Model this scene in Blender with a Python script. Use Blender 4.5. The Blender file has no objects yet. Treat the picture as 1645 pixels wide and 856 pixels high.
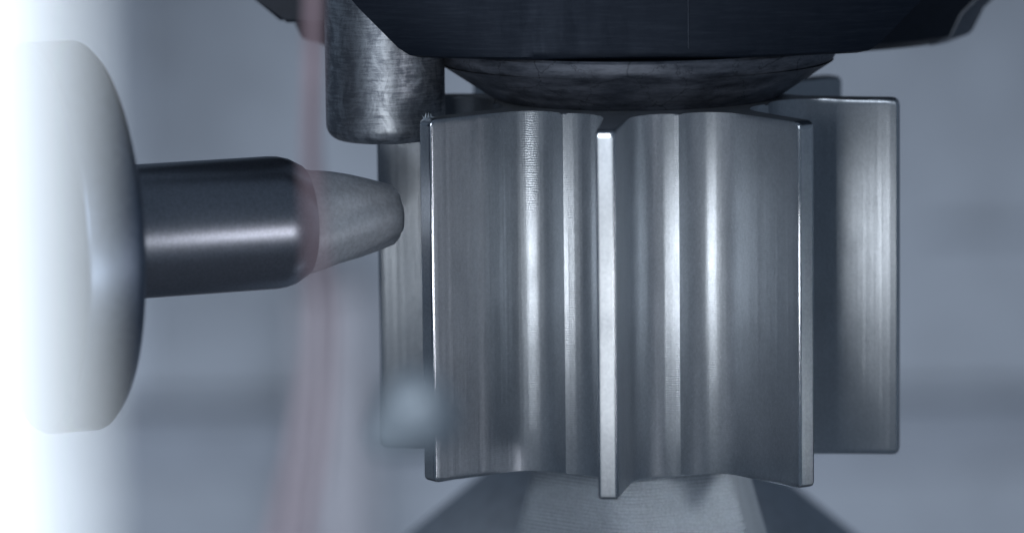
import bpy, bmesh, math, random
from mathutils import Vector, Matrix
random.seed(7)
S = 1e-4                       # one working unit is a tenth of a millimetre
R_ = math.radians
scn = bpy.context.scene

# ---------------------------------------------------------------- camera
IW, IH = 1645.0, 856.0
DIST = 8461.0
PITCH = R_(8.95)
ROLL = 0.01114
f_ = Vector((0, math.cos(PITCH), -math.sin(PITCH)))
u_ = Vector((0, math.sin(PITCH), math.cos(PITCH)))
r_ = Vector((1, 0, 0))
cam_pos = Vector((-202.2, 0, 13.4)) - f_ * DIST
right = r_ * math.cos(ROLL) - u_ * math.sin(ROLL)
up = r_ * math.sin(ROLL) + u_ * math.cos(ROLL)
cd = bpy.data.cameras.new('camera')
cam = bpy.data.objects.new('camera', cd)
scn.collection.objects.link(cam)
m = Matrix((right, up, -f_)).transposed().to_4x4()
m.translation = cam_pos * S
cam.matrix_world = m
cd.sensor_width = 36.0
cd.lens = 36.0 * DIST / IW
cd.clip_start = 0.01
cd.clip_end = 20
cd.dof.use_dof = True
cd.dof.focus_distance = ((Vector((0, -235, 0)) - cam_pos).dot(f_)) * S
cd.dof.aperture_fstop = 10.0
scn.camera = cam

def at(x, y, z):
    """photo point x, y at the depth z in front of the gear axis, in units"""
    X = (x - IW / 2) / DIST
    Y = (IH / 2 - y) / DIST
    d = right * X + up * Y + f_
    t = (-z - cam_pos.y) / d.y
    return cam_pos + d * t

# ---------------------------------------------------------------- world and lamps
w = bpy.data.worlds.new('World')
scn.world = w
w.use_nodes = True
bg = w.node_tree.nodes['Background']
bg.inputs[0].default_value = (0.56, 0.74, 1.0, 1)
bg.inputs[1].default_value = 0.112

def area(name, loc, target, sx, sy, power, col):
    l = bpy.data.lights.new(name, 'AREA')
    l.shape = 'RECTANGLE'
    l.size = sx * S
    l.size_y = sy * S
    l.energy = power
    l.color = col
    o = bpy.data.objects.new(name, l)
    scn.collection.objects.link(o)
    o.location = Vector(loc) * S
    d = (Vector(target) - Vector(loc)).normalized()
    o.rotation_euler = d.to_track_quat('-Z', 'Y').to_euler()
    return o

area('work_lamp_front', (-330, -2000, -235), (0, -200, 60), 540, 170, 0.029, (0.92, 0.96, 1.0))
area('broad_fill', (-1330, -4200, 1300), (0, 0, -150), 1000, 1200, 0.30, (0.82, 0.90, 1.0))  # added soft fill from the upper left, no real fitting
area('wall_fill', (-200, 5000, -1700), (-200, 7500, -1400), 5500, 500, 0.74, (0.82, 0.90, 1.0))  # added fill, out of view, that brightens the back wall
ll = area('mandrel_fill', (1976, -2119, 446), (20, 0, -390), 420, 420, 0.0035, (0.88, 0.94, 1.0))  # added narrow beam, only there to lift the mandrel facets
ll.data.spread = R_(16)
lr = area('spindle_fill', (1705, -2800, -490), (-640, -260, 50), 500, 1700, 0.0021, (0.93, 0.93, 1.0))  # added narrow beam that gives the shaft its bright band
lr.data.spread = R_(17)

scn.view_settings.view_transform = 'Standard'
scn.view_settings.look = 'None'
scn.view_settings.exposure = 0.0
scn.view_settings.gamma = 1.0
scn.render.engine = 'CYCLES'

# ---------------------------------------------------------------- helpers
def finish(name, bm, mat, parent=None, sharp=28, smooth=True):
    me = bpy.data.meshes.new(name)
    bmesh.ops.recalc_face_normals(bm, faces=bm.faces)
    bm.to_mesh(me)
    bm.free()
    me.materials.append(mat)
    if smooth:
        for p in me.polygons:
            p.use_smooth = True
        me.set_sharp_from_angle(angle=R_(sharp))
    o = bpy.data.objects.new(name, me)
    scn.collection.objects.link(o)
    if parent:
        o.parent = parent
    return o

def thing(name, loc, label, cat, group=None):
    o = bpy.data.objects.new(name, None)
    scn.collection.objects.link(o)
    o.empty_display_size = 0.01
    o.location = Vector(loc) * S
    tag(o, label, cat, group)
    return o

def tag(o, label, cat=None, group=None, kind=None):
    if label: o['label'] = label
    if cat: o['category'] = cat
    if group: o['group'] = group
    if kind: o['kind'] = kind
    return o

def loft(bm, rings, closed=True, cap0=True, cap1=True):
    """rings: lists of equal length of Vectors (units)"""
    vs = [[bm.verts.new(Vector(p) * S) for p in r] for r in rings]
    n = len(vs[0])
    for a, b in zip(vs, vs[1:]):
        for i in range(n if closed else n - 1):
            j = (i + 1) % n
            bm.faces.new((a[i], a[j], b[j], b[i]))
    if cap0: bm.faces.new(list(reversed(vs[0])))
    if cap1: bm.faces.new(vs[-1])
    return vs

def lathe(prof, n=96, axis='z', cap0=True, cap1=True, sx=1, sy=1):
    """prof: (radius, position along the axis)"""
    bm = bmesh.new()
    rings = []
    for r, h in prof:
        ring = []
        for i in range(n):
            a = 2 * math.pi * i / n
            if axis == 'z':
                ring.append((r * math.sin(a) * sx, -r * math.cos(a) * sy, h))
            else:
                ring.append((h, r * math.cos(a), r * math.sin(a)))
        rings.append(ring)
    loft(bm, rings, cap0=cap0, cap1=cap1)
    return bm

def box(bm, lo, hi, bev=0):
    v = [bm.verts.new(Vector((x, y, z)) * S) for x in (lo[0], hi[0]) for y in (lo[1], hi[1]) for z in (lo[2], hi[2])]
    fs = [(0, 1, 3, 2), (4, 6, 7, 5), (0, 4, 5, 1), (2, 3, 7, 6), (0, 2, 6, 4), (1, 5, 7, 3)]
    new = [bm.faces.new([v[i] for i in f]) for f in fs]
    if bev:
        es = list({e for f in new for e in f.edges})
        bmesh.ops.bevel(bm, geom=es, offset=bev * S, segments=3, affect='EDGES')

def tube(bm, pts, rad, n=16):
    rings = []
    for i, p in enumerate(pts):
        a = pts[max(i - 1, 0)]; b = pts[min(i + 1, len(pts) - 1)]
        t = (b - a).normalized()
        s = t.cross(Vector((0, 1, 0))).normalized()
        q = t.cross(s)
        rr = rad[i] if isinstance(rad, (list, tuple)) else rad
        rings.append([p + (s * math.cos(2 * math.pi * k / n) + q * math.sin(2 * math.pi * k / n)) * rr for k in range(n)])
    loft(bm, rings)

# ---------------------------------------------------------------- materials
class NT:
    def __init__(s, name):
        s.m = bpy.data.materials.new(name)
        s.m.use_nodes = True
        s.t = s.m.node_tree
        s.b = s.t.nodes['Principled BSDF']
        s.co = s.t.nodes.new('ShaderNodeTexCoord')
    def n(s, kind, **kw):
        o = s.t.nodes.new(kind)
        for k, v in kw.items(): setattr(o, k, v)
        return o
    def l(s, a, b): s.t.links.new(a, b)
    def noise(s, scale, vec=(1, 1, 1), detail=4, rough=.6, dist=0):
        mp = s.n('ShaderNodeMapping'); mp.inputs['Scale'].default_value = vec
        s.l(s.co.outputs['Object'], mp.inputs[0])
        t = s.n('ShaderNodeTexNoise'); t.inputs['Scale'].default_value = scale
        t.inputs['Detail'].default_value = detail; t.inputs['Roughness'].default_value = rough
        t.inputs['Distortion'].default_value = dist
        s.l(mp.outputs[0], t.inputs['Vector'])
        return t.outputs['Fac']
    def ramp(s, src, a, b, p0=.35, p1=.65):
        r = s.n('ShaderNodeMapRange'); r.inputs['From Min'].default_value = p0; r.inputs['From Max'].default_value = p1
        r.inputs['To Min'].default_value = a; r.inputs['To Max'].default_value = b
        s.l(src, r.inputs['Value']); return r.outputs[0]
    def math(s, op, a, b):
        r = s.n('ShaderNodeMath', operation=op)
        for i, v in enumerate((a, b)):
            if isinstance(v, (int, float)): r.inputs[i].default_value = v
            else: s.l(v, r.inputs[i])
        return r.outputs[0]
    def mix(s, fac, c1, c2):
        r = s.n('ShaderNodeMix', data_type='RGBA')
        s.l(fac, r.inputs[0])
        for i, c in ((6, c1), (7, c2)):
            if isinstance(c, tuple): r.inputs[i].default_value = (*c, 1)
            else: s.l(c, r.inputs[i])
        return r.outputs[2]
    def bump(s, h, strength, dist_units, prev=None):
        b = s.n('ShaderNodeBump'); b.inputs['Strength'].default_value = strength
        b.inputs['Distance'].default_value = dist_units * S
        s.l(h, b.inputs['Height'])
        if prev: s.l(prev, b.inputs['Normal'])
        return b.outputs[0]
    def set(s, metal, rough, col=None, spec=.5):
        s.b.inputs['Metallic'].default_value = metal
        s.b.inputs['Specular IOR Level'].default_value = spec
        if isinstance(rough, (int, float)): s.b.inputs['Roughness'].default_value = rough
        else: s.l(rough, s.b.inputs['Roughness'])
        if col is not None:
            if isinstance(col, tuple): s.b.inputs['Base Color'].default_value = (*col, 1)
            else: s.l(col, s.b.inputs['Base Color'])

def milled(name, c1=(.52, .56, .60), c2=(.56, .59, .63), rough=(.285, .325), chatter=.085, lines=.42, aniso=.8, metal=1):
    t = NT(name)
    # tool passes: streaks that run up and down the tooth
    st = t.noise(900, (1, 1, .006), 5, .7)
    st2 = t.noise(260, (1, 1, .02), 2, .5)
    # fine chatter marks across the cut, in patches
    wv = t.n('ShaderNodeTexWave', wave_type='BANDS', bands_direction='Z')
    wv.inputs['Scale'].default_value = 850; wv.inputs['Distortion'].default_value = 4.0
    wv.inputs['Detail'].default_value = 2; wv.inputs['Detail Scale'].default_value = 1.4
    t.l(t.co.outputs['Object'], wv.inputs['Vector'])
    grain = t.math('ADD', t.math('MULTIPLY', t.noise(2600, (1, 1, .7), 3, .75), .6), t.math('MULTIPLY', t.noise(150, (1, 1, .8), 4, .6), .4))
    spk = t.noise(3800, (1, 1, .6), 2, .5)
    patch = t.ramp(t.noise(130, (1, 1, .45), 3, .6), 0, 1, .42, .66)
    chat = t.math('MULTIPLY', t.math('SUBTRACT', wv.outputs['Fac'], .5), t.math('MULTIPLY', patch, chatter))
    fine = t.noise(6500, (1, 1, .12), 2, .6)
    side = t.math('ADD', t.math('MULTIPLY', t.math('SUBTRACT', st, .5), lines), t.math('MULTIPLY', t.math('SUBTRACT', fine, .5), lines * .3))
    # tilt of the surface: sideways along the passes, up and down across the chatter
    geo = t.n('ShaderNodeNewGeometry')
    cx = t.n('ShaderNodeVectorMath', operation='CROSS_PRODUCT')
    t.l(geo.outputs['Normal'], cx.inputs[0]); cx.inputs[1].default_value = (0.01, 0.0, 1)
    a1 = t.n('ShaderNodeVectorMath', operation='SCALE'); t.l(cx.outputs[0], a1.inputs[0]); t.l(side, a1.inputs['Scale'])
    a2 = t.n('ShaderNodeVectorMath', operation='SCALE'); a2.inputs[0].default_value = (0, 0, 1); t.l(chat, a2.inputs['Scale'])
    s1 = t.n('ShaderNodeVectorMath', operation='ADD'); t.l(geo.outputs['Normal'], s1.inputs[0]); t.l(a1.outputs[0], s1.inputs[1])
    s2 = t.n('ShaderNodeVectorMath', operation='ADD'); t.l(s1.outputs[0], s2.inputs[0]); t.l(a2.outputs[0], s2.inputs[1])
    nn = t.n('ShaderNodeVectorMath', operation='NORMALIZE'); t.l(s2.outputs[0], nn.inputs[0])
    t.l(nn.outputs[0], t.b.inputs['Normal'])
    t.l(cx.outputs[0], t.b.inputs['Tangent'])
    t.b.inputs['Anisotropic'].default_value = aniso
    g = t.noise(420, (1, 1, .25), 4, .6)
    t.set(metal, t.ramp(t.math('ADD', t.math('MULTIPLY', g, .5), t.math('MULTIPLY', st2, .5)), rough[0], rough[1], .35, .65),
          t.mix(t.ramp(spk, 0, .55, .68, .76), t.mix(t.ramp(grain, 0, 1, .3, .7), tuple(c * .8 for c in c1), tuple(c * 1.1 for c in c2)), (.85, .88, .9)))
    return t.m

M_gear = milled('machined_steel')
M_land = milled('ground_land', (.86, .89, .93), (.92, .94, .96), rough=(.40, .50), chatter=.03, lines=.1, aniso=0)
M_edge = milled('edge_glint', (.75, .78, .82), (.85, .87, .9), rough=(.12, .16), chatter=.02, lines=.05, aniso=0)  # lighter, smoother metal puts the corner highlight into the tooth edges
M_mandrel = milled('turned_steel', (.70, .76, .82), (.78, .83, .88), rough=(.34, .42), chatter=.0, lines=.1, aniso=0, metal=.5)

def dark_steel():
    t = NT('blackened_steel')
    g = t.noise(180, (1, 1, .3), 6, .7)
    sc = t.noise(900, (.15, .15, 2.2), 4, .8)
    t.l(t.bump(sc, .25, .8), t.b.inputs['Normal'])
    t.set(.6, t.ramp(g, .38, .6), t.mix(t.ramp(sc, 0, 1, .45, .75), (.018, .026, .043), (.034, .045, .066)))
    return t.m
M_dark = dark_steel()

def worn_band():
    t = NT('scuffed_steel')
    a = t.noise(300, (.5, .5, 2.2), 6, .75)
    b = t.noise(1500, (.2, .2, 2.0), 4, .8)
    cr = t.n('ShaderNodeTexVoronoi', feature='DISTANCE_TO_EDGE'); cr.inputs['Scale'].default_value = 130
    mp = t.n('ShaderNodeMapping'); t.l(t.co.outputs['Object'], mp.inputs[0])
    wob = t.noise(300, (1, 1, 1), 4, .7)
    ad = t.n('ShaderNodeVectorMath', operation='ADD'); t.l(mp.outputs[0], ad.inputs[0])
    sc = t.math('MULTIPLY', wob, .006); t.l(sc, ad.inputs[1]); t.l(ad.outputs[0], cr.inputs['Vector'])
    crack = t.ramp(cr.outputs['Distance'], .45, 1, .003, .018)
    col = t.mix(t.ramp(a, 0, 1), (.10, .11, .135), (.28, .295, .34))
    col = t.mix(crack, (.045, .05, .06), col)
    t.l(t.bump(b, .4, .8), t.b.inputs['Normal'])
    t.set(.75, t.ramp(a, .4, .6), col)
    return t.m
M_worn = worn_band()

def rod_mat():
    t = NT('galled_steel')
    a = t.noise(330, (1, 1, .55), 7, .72, .6)
    b = t.noise(1100, (.25, .25, 2.6), 5, .8)
    f = t.ramp(t.math('ADD', t.math('MULTIPLY', a, .6), t.math('MULTIPLY', b, .4)), 0, 1, .44, .56)
    t.l(t.bump(b, .3, 1.0, t.bump(a, .3, 1.6)), t.b.inputs['Normal'])
    t.set(.9, t.ramp(f, .46, .34, 0, 1), t.mix(f, (.27, .29, .33), (.66, .69, .73)))
    return t.m
M_rod = rod_mat()

def plain(name, col, metal=0, rough=.5, grain=0, gs=600, spec=.5, var=.12):
    t = NT(name)
    g = t.noise(gs, (1, 1, 1), 5, .6)
    lo = tuple(c * (1 - var) for c in col); hi = tuple(c * (1 + var) for c in col)
    t.set(metal, rough, t.mix(t.ramp(g, 0, 1), lo, hi), spec)
    if grain: t.l(t.bump(g, grain, .6), t.b.inputs['Normal'])
    return t.m

M_chrome = plain('ground_steel', (.42, .44, .49), 1, .31, .1, 2200)
M_flange = plain('satin_aluminium', (.22, .265, .345), .95, .38, .15, 1500)
M_cutter = plain('frosted_carbide', (.72, .74, .78), .5, .5, .2, 1500)
M_wall = plain('painted_steel_panel', (.28, .31, .36), 0, .6, 0, 60)
M_wall2 = plain('pale_panel', (.35, .35, .37), 0, .55, 0, 60)
M_beam = plain('grey_beam_paint', (.268, .297, .347), 0, .6, 0, 60)
M_post = plain('grey_post_paint', (.33, .33, .37), 0, .6, 0, 60)
M_wall3 = plain('dark_panel', (.205, .23, .275), 0, .6, 0, 60)
M_pink = plain('red_rubber', (.66, .47, .51), 0, .95, 0, 300)
M_pale = plain('bright_chip', (.55, .62, .68), .1, .4, 0, 300)
M_black = plain('black_casting', (.026, .034, .052), .2, .45, .2, 500)

# ---------------------------------------------------------------- room behind
def slab(name, x0, y0, x1, y1, z, depth, mat, bev=30):
    a = at(x0, y0, z); b = at(x1, y1, z)
    bm = bmesh.new()
    box(bm, (min(a.x, b.x), -z, min(a.z, b.z)), (max(a.x, b.x), -z + depth, max(a.z, b.z)), bev)
    return finish(name, bm, mat)

ZB = -7500
o = slab('back_wall', -1500, -900, 3200, 1500, ZB, 200, M_wall, 0)
tag(o, 'blurred blue grey panel wall of the machine enclosure', kind='structure')
bm = bmesh.new()
fl = at(0, 1130, ZB).z
box(bm, (-9000, -2500, fl - 200), (9000, 7450, fl))
o = finish('floor', bm, M_wall2)
tag(o, 'pale grey floor of the machine enclosure, out of focus', kind='structure')
# long dark rail across the back
o = slab('guide_rail', -900, 668, 3000, 742, ZB + 140, 130, M_wall3, 40)
tag(o, 'long dark horizontal rail blurred far behind the gear', 'rail')
o = slab('upright_post', 478, 440, 600, 1250, ZB + 300, 200, M_post, 60)
tag(o, 'pale blurred upright post behind the gap between tapered cutter and gear', 'post')
o = slab('tall_panel', 95, -900, 235, 640, ZB + 600, 120, M_wall, 30)  # panel added for the paler zone, in the wall's own paint
tag(o, 'tall panel added for the paler zone, blurred behind the domed flange at left', 'locker')
o = slab('cross_beam', 1480, 372, 3000, 405, ZB + 40, 35, M_beam, 12)
tag(o, 'thin dark blurred beam right of the far gear tooth', 'beam')

# ---------------------------------------------------------------- gear
R0, HG, A0, BC = 420.0, 572.7, 219.4, 90.9
TH0 = -8.0
gear = thing('gear', (0, 0, -HG / 2), 'bright steel gear with deep thin upright teeth between dark clamp and ridged mandrel', 'gear')
gz = HG / 2                     # children are in gear-local height 0..HG

def tooth_half(dt, db):
    """half outline (a, b) from the middle of the land to the root; dt pulls the tip in, db the flanks"""
    P = []
    hw = 15.3
    tip = R0 - dt
    rc = 4.2
    P.append((tip, 0.0)); P.append((tip, (hw - rc) * .5))
    for k in range(5):
        a = k / 4 * math.pi / 2
        P.append((tip - rc + rc * math.cos(a), hw - db - rc + rc * math.sin(a)))
    # flank, slightly waisted, then fillet to the flat root
    fr = 62.0
    b_end = 20.0
    aj = A0 + fr
    for k in range(1, 10):
        s = k / 9
        a = tip - rc - (tip - rc - aj) * s
        b = hw + (b_end - hw) * s ** 1.6
        P.append((a, b - db * (1 - s)))
    for k in range(1, 15):
        a = k / 14 * R_(86)
        P.append((aj - fr * math.sin(a), b_end + fr * (1 - math.cos(a))))
    P.append((A0, b_end + fr + 2))
    return P

def tooth_mesh():
    bm = bmesh.new()
    rings = []
    for h, dt, db in ((0, 7, 1.8), (1.5, 3.5, .6), (5, 0.8, 0), (9, 0, 0), (HG * .25, 0, 0), (HG * .5, 0, 0), (HG * .75, 0, 0),
                      (HG - 11, 0, 0), (HG - 6, 1.2, .1), (HG - 2.5, 4.5, .6), (HG - .8, 7.5, 1.4), (HG, 11, 2.4)):
        half = tooth_half(dt, db)
        ring = [(-b, -a, h) for a, b in reversed(half)] + [(b, -a, h) for a, b in half[1:]]
        rings.append(ring)
    vs = loft(bm, rings, closed=False, cap0=False, cap1=False)
    # top and bottom faces as strips from flank to flank
    for r in (vs[0], vs[-1]):
        n = len(r)
        for i in range(n // 2):
            q = [r[i], r[i + 1], r[n - 2 - i], r[n - 1 - i]]
            q2 = []
            for v in q:
                if v not in q2: q2.append(v)
            if len(q2) > 2: bm.faces.new(q2)
    return bm
t0 = finish('tooth', tooth_mesh(), M_gear, gear, sharp=24)
t0.data.materials.append(M_land)
t0.data.materials.append(M_edge)
for p_ in t0.data.polygons:
    if p_.normal.y < -.8 and p_.center.y < -(R0 - 14) * S: p_.material_index = 1
    if p_.center.y < -(R0 - 16) * S and p_.center.z > (HG - 11) * S and .15 < p_.normal.z < .95: p_.material_index = 2
    if p_.center.y < -(R0 - 6) * S and abs(p_.center.x) > 11 * S and .12 < abs(p_.normal.x) < .992: p_.material_index = 2
t0.rotation_euler.z = R_(TH0)
for k in range(1, 8):
    c = t0.copy()
    scn.collection.objects.link(c)
    c.parent = gear
    c.rotation_euler.z = R_(TH0 + 45 * k)
# hub: flat root lands that meet in a ridge between each pair of teeth
bm = bmesh.new()
rings = []
for h, d in ((0, 1.5), (1.5, 0), (HG - 1.5, 0), (HG, 1.5)):
    ring = []
    for k in range(8):
        th = R_(TH0 + 45 * k)
        for b in (-BC, -84, 84):
            a = A0 - d
            x = b * math.cos(th) + a * math.sin(th)
            y = b * math.sin(th) - a * math.cos(th)
            ring.append((x, y, h))
    rings.append(ring)
loft(bm, rings)
finish('hub', bm, M_gear, gear, sharp=20)

# ---------------------------------------------------------------- mandrel under the gear
man = thing('mandrel', (0, 0, -gz), 'six sided tapered steel mandrel with fine turned ridges holding the gear from below', 'mandrel')
bm = bmesh.new()
rings = []
zz, k = 0.0, 0
pitch_ = 5.6
def hexring(R, h):
    out = []
    angs = [-70, -8, 50, 112, 172, 232]
    pts = [Vector((R * math.sin(R_(a)), -R * math.cos(R_(a)), 0)) for a in angs]
    for i, p in enumerate(pts):
        a = (pts[i - 1] - p); b = (pts[(i + 1) % 6] - p)
        rr = .11 if i != 1 else .2
        p0 = p + a * rr; p1 = p + b * rr
        for s in range(6):
            t = s / 5
            q = p0 * (1 - t) ** 2 + p * 2 * t * (1 - t) + p1 * t * t
            out.append((q.x, q.y, h))
    return out
while zz < 300:
    Rm = 181 + zz * .30
    rings.append(hexring(Rm, -zz))
    rings.append(hexring(Rm + 2.6, -(zz + pitch_ * .45)))
    rings.append(hexring(Rm + 2.3, -(zz + pitch_ * .8)))
    zz += pitch_ * random.uniform(.94, 1.06)
loft(bm, rings)
finish('taper', bm, M_mandrel, man, sharp=22)

bm = lathe([(200, 12), (222, 4), (430, -170), (560, -290), (560, -420)], 96)
o = finish('chuck', bm, plain('dark_chuck_steel', (.60, .65, .72), .0, .5, .2, 400))
cq = at(1020, 738, -720)
o.location = Vector((0, 720, cq.z)) * S
tag(o, 'dark conical chuck blurred behind the ridged mandrel at the bottom', 'chuck')

# ---------------------------------------------------------------- clamp above the gear
cl = thing('clamp', (0, 0, gz - 8), 'large dark conical clamp pressing down on top of the gear', 'clamp')
bm = lathe([(150, 8.3), (186, 8.3), (190, 11), (258, 66)], 128, cap1=False, sx=1.22)
finish('nose', bm, M_worn, cl)
bm = lathe([(258, 66), (262, 69), (264.5, 74), (265.5, 80), (265.5, 90), (263, 94)], 128, cap0=False, cap1=False, sx=1.2)
finish('lip', bm, M_worn, cl)
bm = lathe([(263, 94), (150, 94.5)], 128, cap0=False, sx=1.2)
finish('lip_face', bm, M_dark, cl)
bm = bmesh.new()
rings = []
for h, W_, e in ((94.8, 322, 8), (96, 340, 3), (100, 358, 0), (112, 376, 0), (174, 436, 0), (300, 540, 0), (560, 740, 0)):
    ring = []
    for k in range(41):
        u = -1 + k / 20
        ring.append((u * W_, -(245 - e - 52 * abs(u) ** 2.4), h))
    ring += [(W_, -162, h), (-W_, -162, h)]
    rings.append(ring)
loft(bm, rings)
finish('front_plate', bm, M_dark, cl, sharp=40)

bm = bmesh.new()
box(bm, (74.2, -246.6, 112), (75.8, -243, 520), .3)
finish('seam', bm, plain('seam_steel', (.09, .105, .135), .8, .3), cl)

# broad machine head behind
hb = []
for r, h in ((380, 0), (520, 8), (556, 22), (575, 60), (660, 140), (760, 230), (820, 500)):
    hb.append((r, h))
bm = lathe(hb, 128, sx=1, sy=.5)
p = at(1024, 66, -330)
o = finish('machine_head', bm, M_black)
o.location = Vector((p.x, 330, p.z - 8)) * S
head = o
bm = bmesh.new()
rings = []
for r, h in hb[1:]:
    ring = []
    for dr in (3.0, -6.0):
        ks = range(7) if dr > 0 else reversed(range(7))
        for k in ks:
            a_ = R_(66 + 11 * k / 6)
            ring.append(((r + dr) * math.sin(a_), -(r + dr) * .5 * math.cos(a_), h - (1.5 if dr > 0 else -3)))
    rings.append(ring)
loft(bm, rings)
finish('trim', bm, plain('brushed_trim', (.32, .35, .40), .6, .45, .2, 900), head)
tag(o, 'broad black machine head with sloping rim, above and behind the conical clamp', 'machine head')

# ---------------------------------------------------------------- rod beside the gear
c0 = at(620, 232, 60)
rp = []
for k in range(9):
    a = k / 8 * math.pi / 2
    rp.append((95 - 26 + 26 * math.sin(a), 26 - 26 * math.cos(a)))
bm = lathe([(20, 0)] + rp + [(95, 120), (95, 420)], 96)
o = finish('steel_rod', bm, M_rod)
o.location = Vector((c0.x, -60, c0.z + 9)) * S
tag(o, 'scuffed upright round steel rod with rounded end left of the gear top', 'rod')

# ---------------------------------------------------------------- spindle at left
sp0 = at(147, 377, 315)
sp = thing('spindle', sp0, 'horizontal spindle with big satin disc, dark polished shaft and tapered cutter pointing at the gear', 'spindle')
sp.rotation_euler = (0, 0, R_(21))
prof = [(60, -100), (240, -100), (244, -97), (290, -97), (299, -93), (301, -88), (301, -16), (299, -11), (288, -1), (282, 0), (150, 0)]
bm = lathe(prof, 200, axis='x', cap1=True)
finish('flange', bm, M_flange, sp, sharp=50)
bm = lathe([(103, -5), (104, 12), (104, 292), (103, 306), (99, 322), (88, 342)], 128, axis='x')
finish('shaft', bm, M_chrome, sp, sharp=20)
bm = bmesh.new()
rings = []
n = 96
for i in range(22):
    s = i / 21
    x = 342 + 166 * s
    base = 88 - 46 * s ** 1.25 if s < .93 else 42.0 - 30 * ((s - .93) / .07) ** 2
    ring = []
    for k in range(n):
        a = 2 * math.pi * k / n
        fl_ = 1 - .10 * (.5 + .5 * math.cos(4 * a + s * 3.0)) ** 3
        ring.append((x, base * fl_ * math.cos(a), base * fl_ * math.sin(a)))
    rings.append(ring)
loft(bm, rings)
finish('cutter_tip', bm, M_cutter, sp, sharp=40)

# ---------------------------------------------------------------- small and foreground things
pts = []
ctrl = [(505, -120, 1500), (503, 60, 1600), (500, 240, 1750), (510, 400, 2100), (520, 520, 2500), (508, 650, 2800), (480, 800, 3000), (440, 980, 3100)]
def cr(p0, p1, p2, p3, t):
    return tuple(.5 * ((2 * b) + (-a + c) * t + (2 * a - 5 * b + 4 * c - d) * t * t + (-a + 3 * b - 3 * c + d) * t ** 3) for a, b, c, d in zip(p0, p1, p2, p3))
cc = [ctrl[0]] + ctrl + [ctrl[-1]]
for i in range(len(ctrl) - 1):
    for k in range(8):
        pts.append(at(*cr(cc[i], cc[i + 1], cc[i + 2], cc[i + 3], k / 8)))
bm = bmesh.new(); tube(bm, pts, 9.5, 24)
o = finish('red_cable', bm, M_pink)
tag(o, 'thin dull red cable hanging out of focus in front of the spindle tip', 'cable')

bm = bmesh.new()
tube(bm, [at(600, 716, 2100), at(635, 694, 2100), at(668, 668, 2100), at(700, 645, 2100), at(722, 630, 2100)], [16, 38, 54, 52, 28], 16)
o = finish('metal_chip', bm, M_pale)
tag(o, 'pale out of focus chip floating before the lower left edge of the gear', 'chip')

# burr on the top corner of the left tooth
bm = bmesh.new()
q = at(686, 192, 240)
for k in range(7):
    a = Vector((q.x + random.uniform(-6, 6), q.y + random.uniform(-4, 4), q.z + random.uniform(-3, 2)))
    b = a + Vector((random.uniform(-6, 5), random.uniform(-3, 3), random.uniform(4, 12)))
    c = a + Vector((random.uniform(2, 7), random.uniform(-3, 3), random.uniform(-2, 4)))
    d = a + Vector((random.uniform(-3, 3), 4, random.uniform(-2, 3)))
    v = [bm.verts.new(t * S) for t in (a, b, c, d)]
    for f in ((0, 1, 2), (0, 2, 3), (0, 3, 1), (1, 3, 2)): bm.faces.new([v[i] for i in f])
o = finish('burr', bm, M_pale, smooth=False)
tag(o, 'tiny jagged silver burr on the top corner of the left gear tooth', 'burr')

# dark block hanging top left
bm = bmesh.new()
prof = [(405, -4), (455, 37), (525, 34), (560, 30), (560, -260), (140, -260)]
rings = []
for z in (-260, -60):
    rings.append([at(x, y, z) for x, y in prof])
loft(bm, rings)
bmesh.ops.bevel(bm, geom=list(bm.edges), offset=6 * S, segments=2, affect='EDGES')
o = finish('head_bracket', bm, M_black)
tag(o, 'black chamfered bracket at the top edge left of the steel rod', 'bracket')

# bright lamp at the left edge, very near the camera
t = NT('lamp_diffuser')
t.set(0, .5, (.8, .8, .8))
t.b.inputs['Emission Color'].default_value = (.80, .90, 1.0, 1)
t.b.inputs['Emission Strength'].default_value = 2.25
lamp = thing('strip_lamp', at(-60, 428, 5725), 'blown out white upright strip lamp very near at the left edge', 'lamp')
a = at(5, -330, 5725); b = at(-300, 1180, 5725)
base = lamp.location / S
bm = bmesh.new(); box(bm, (b.x - base.x, -30, b.z - base.z), (a.x - base.x, 30, a.z - base.z), 12)
finish('diffuser', bm, t.m, lamp)
bm = bmesh.new(); box(bm, (b.x - base.x - 60, -50, b.z - base.z - 20), (b.x - base.x - 2, 90, a.z - base.z + 20), 8)
finish('housing', bm, M_wall3, lamp)
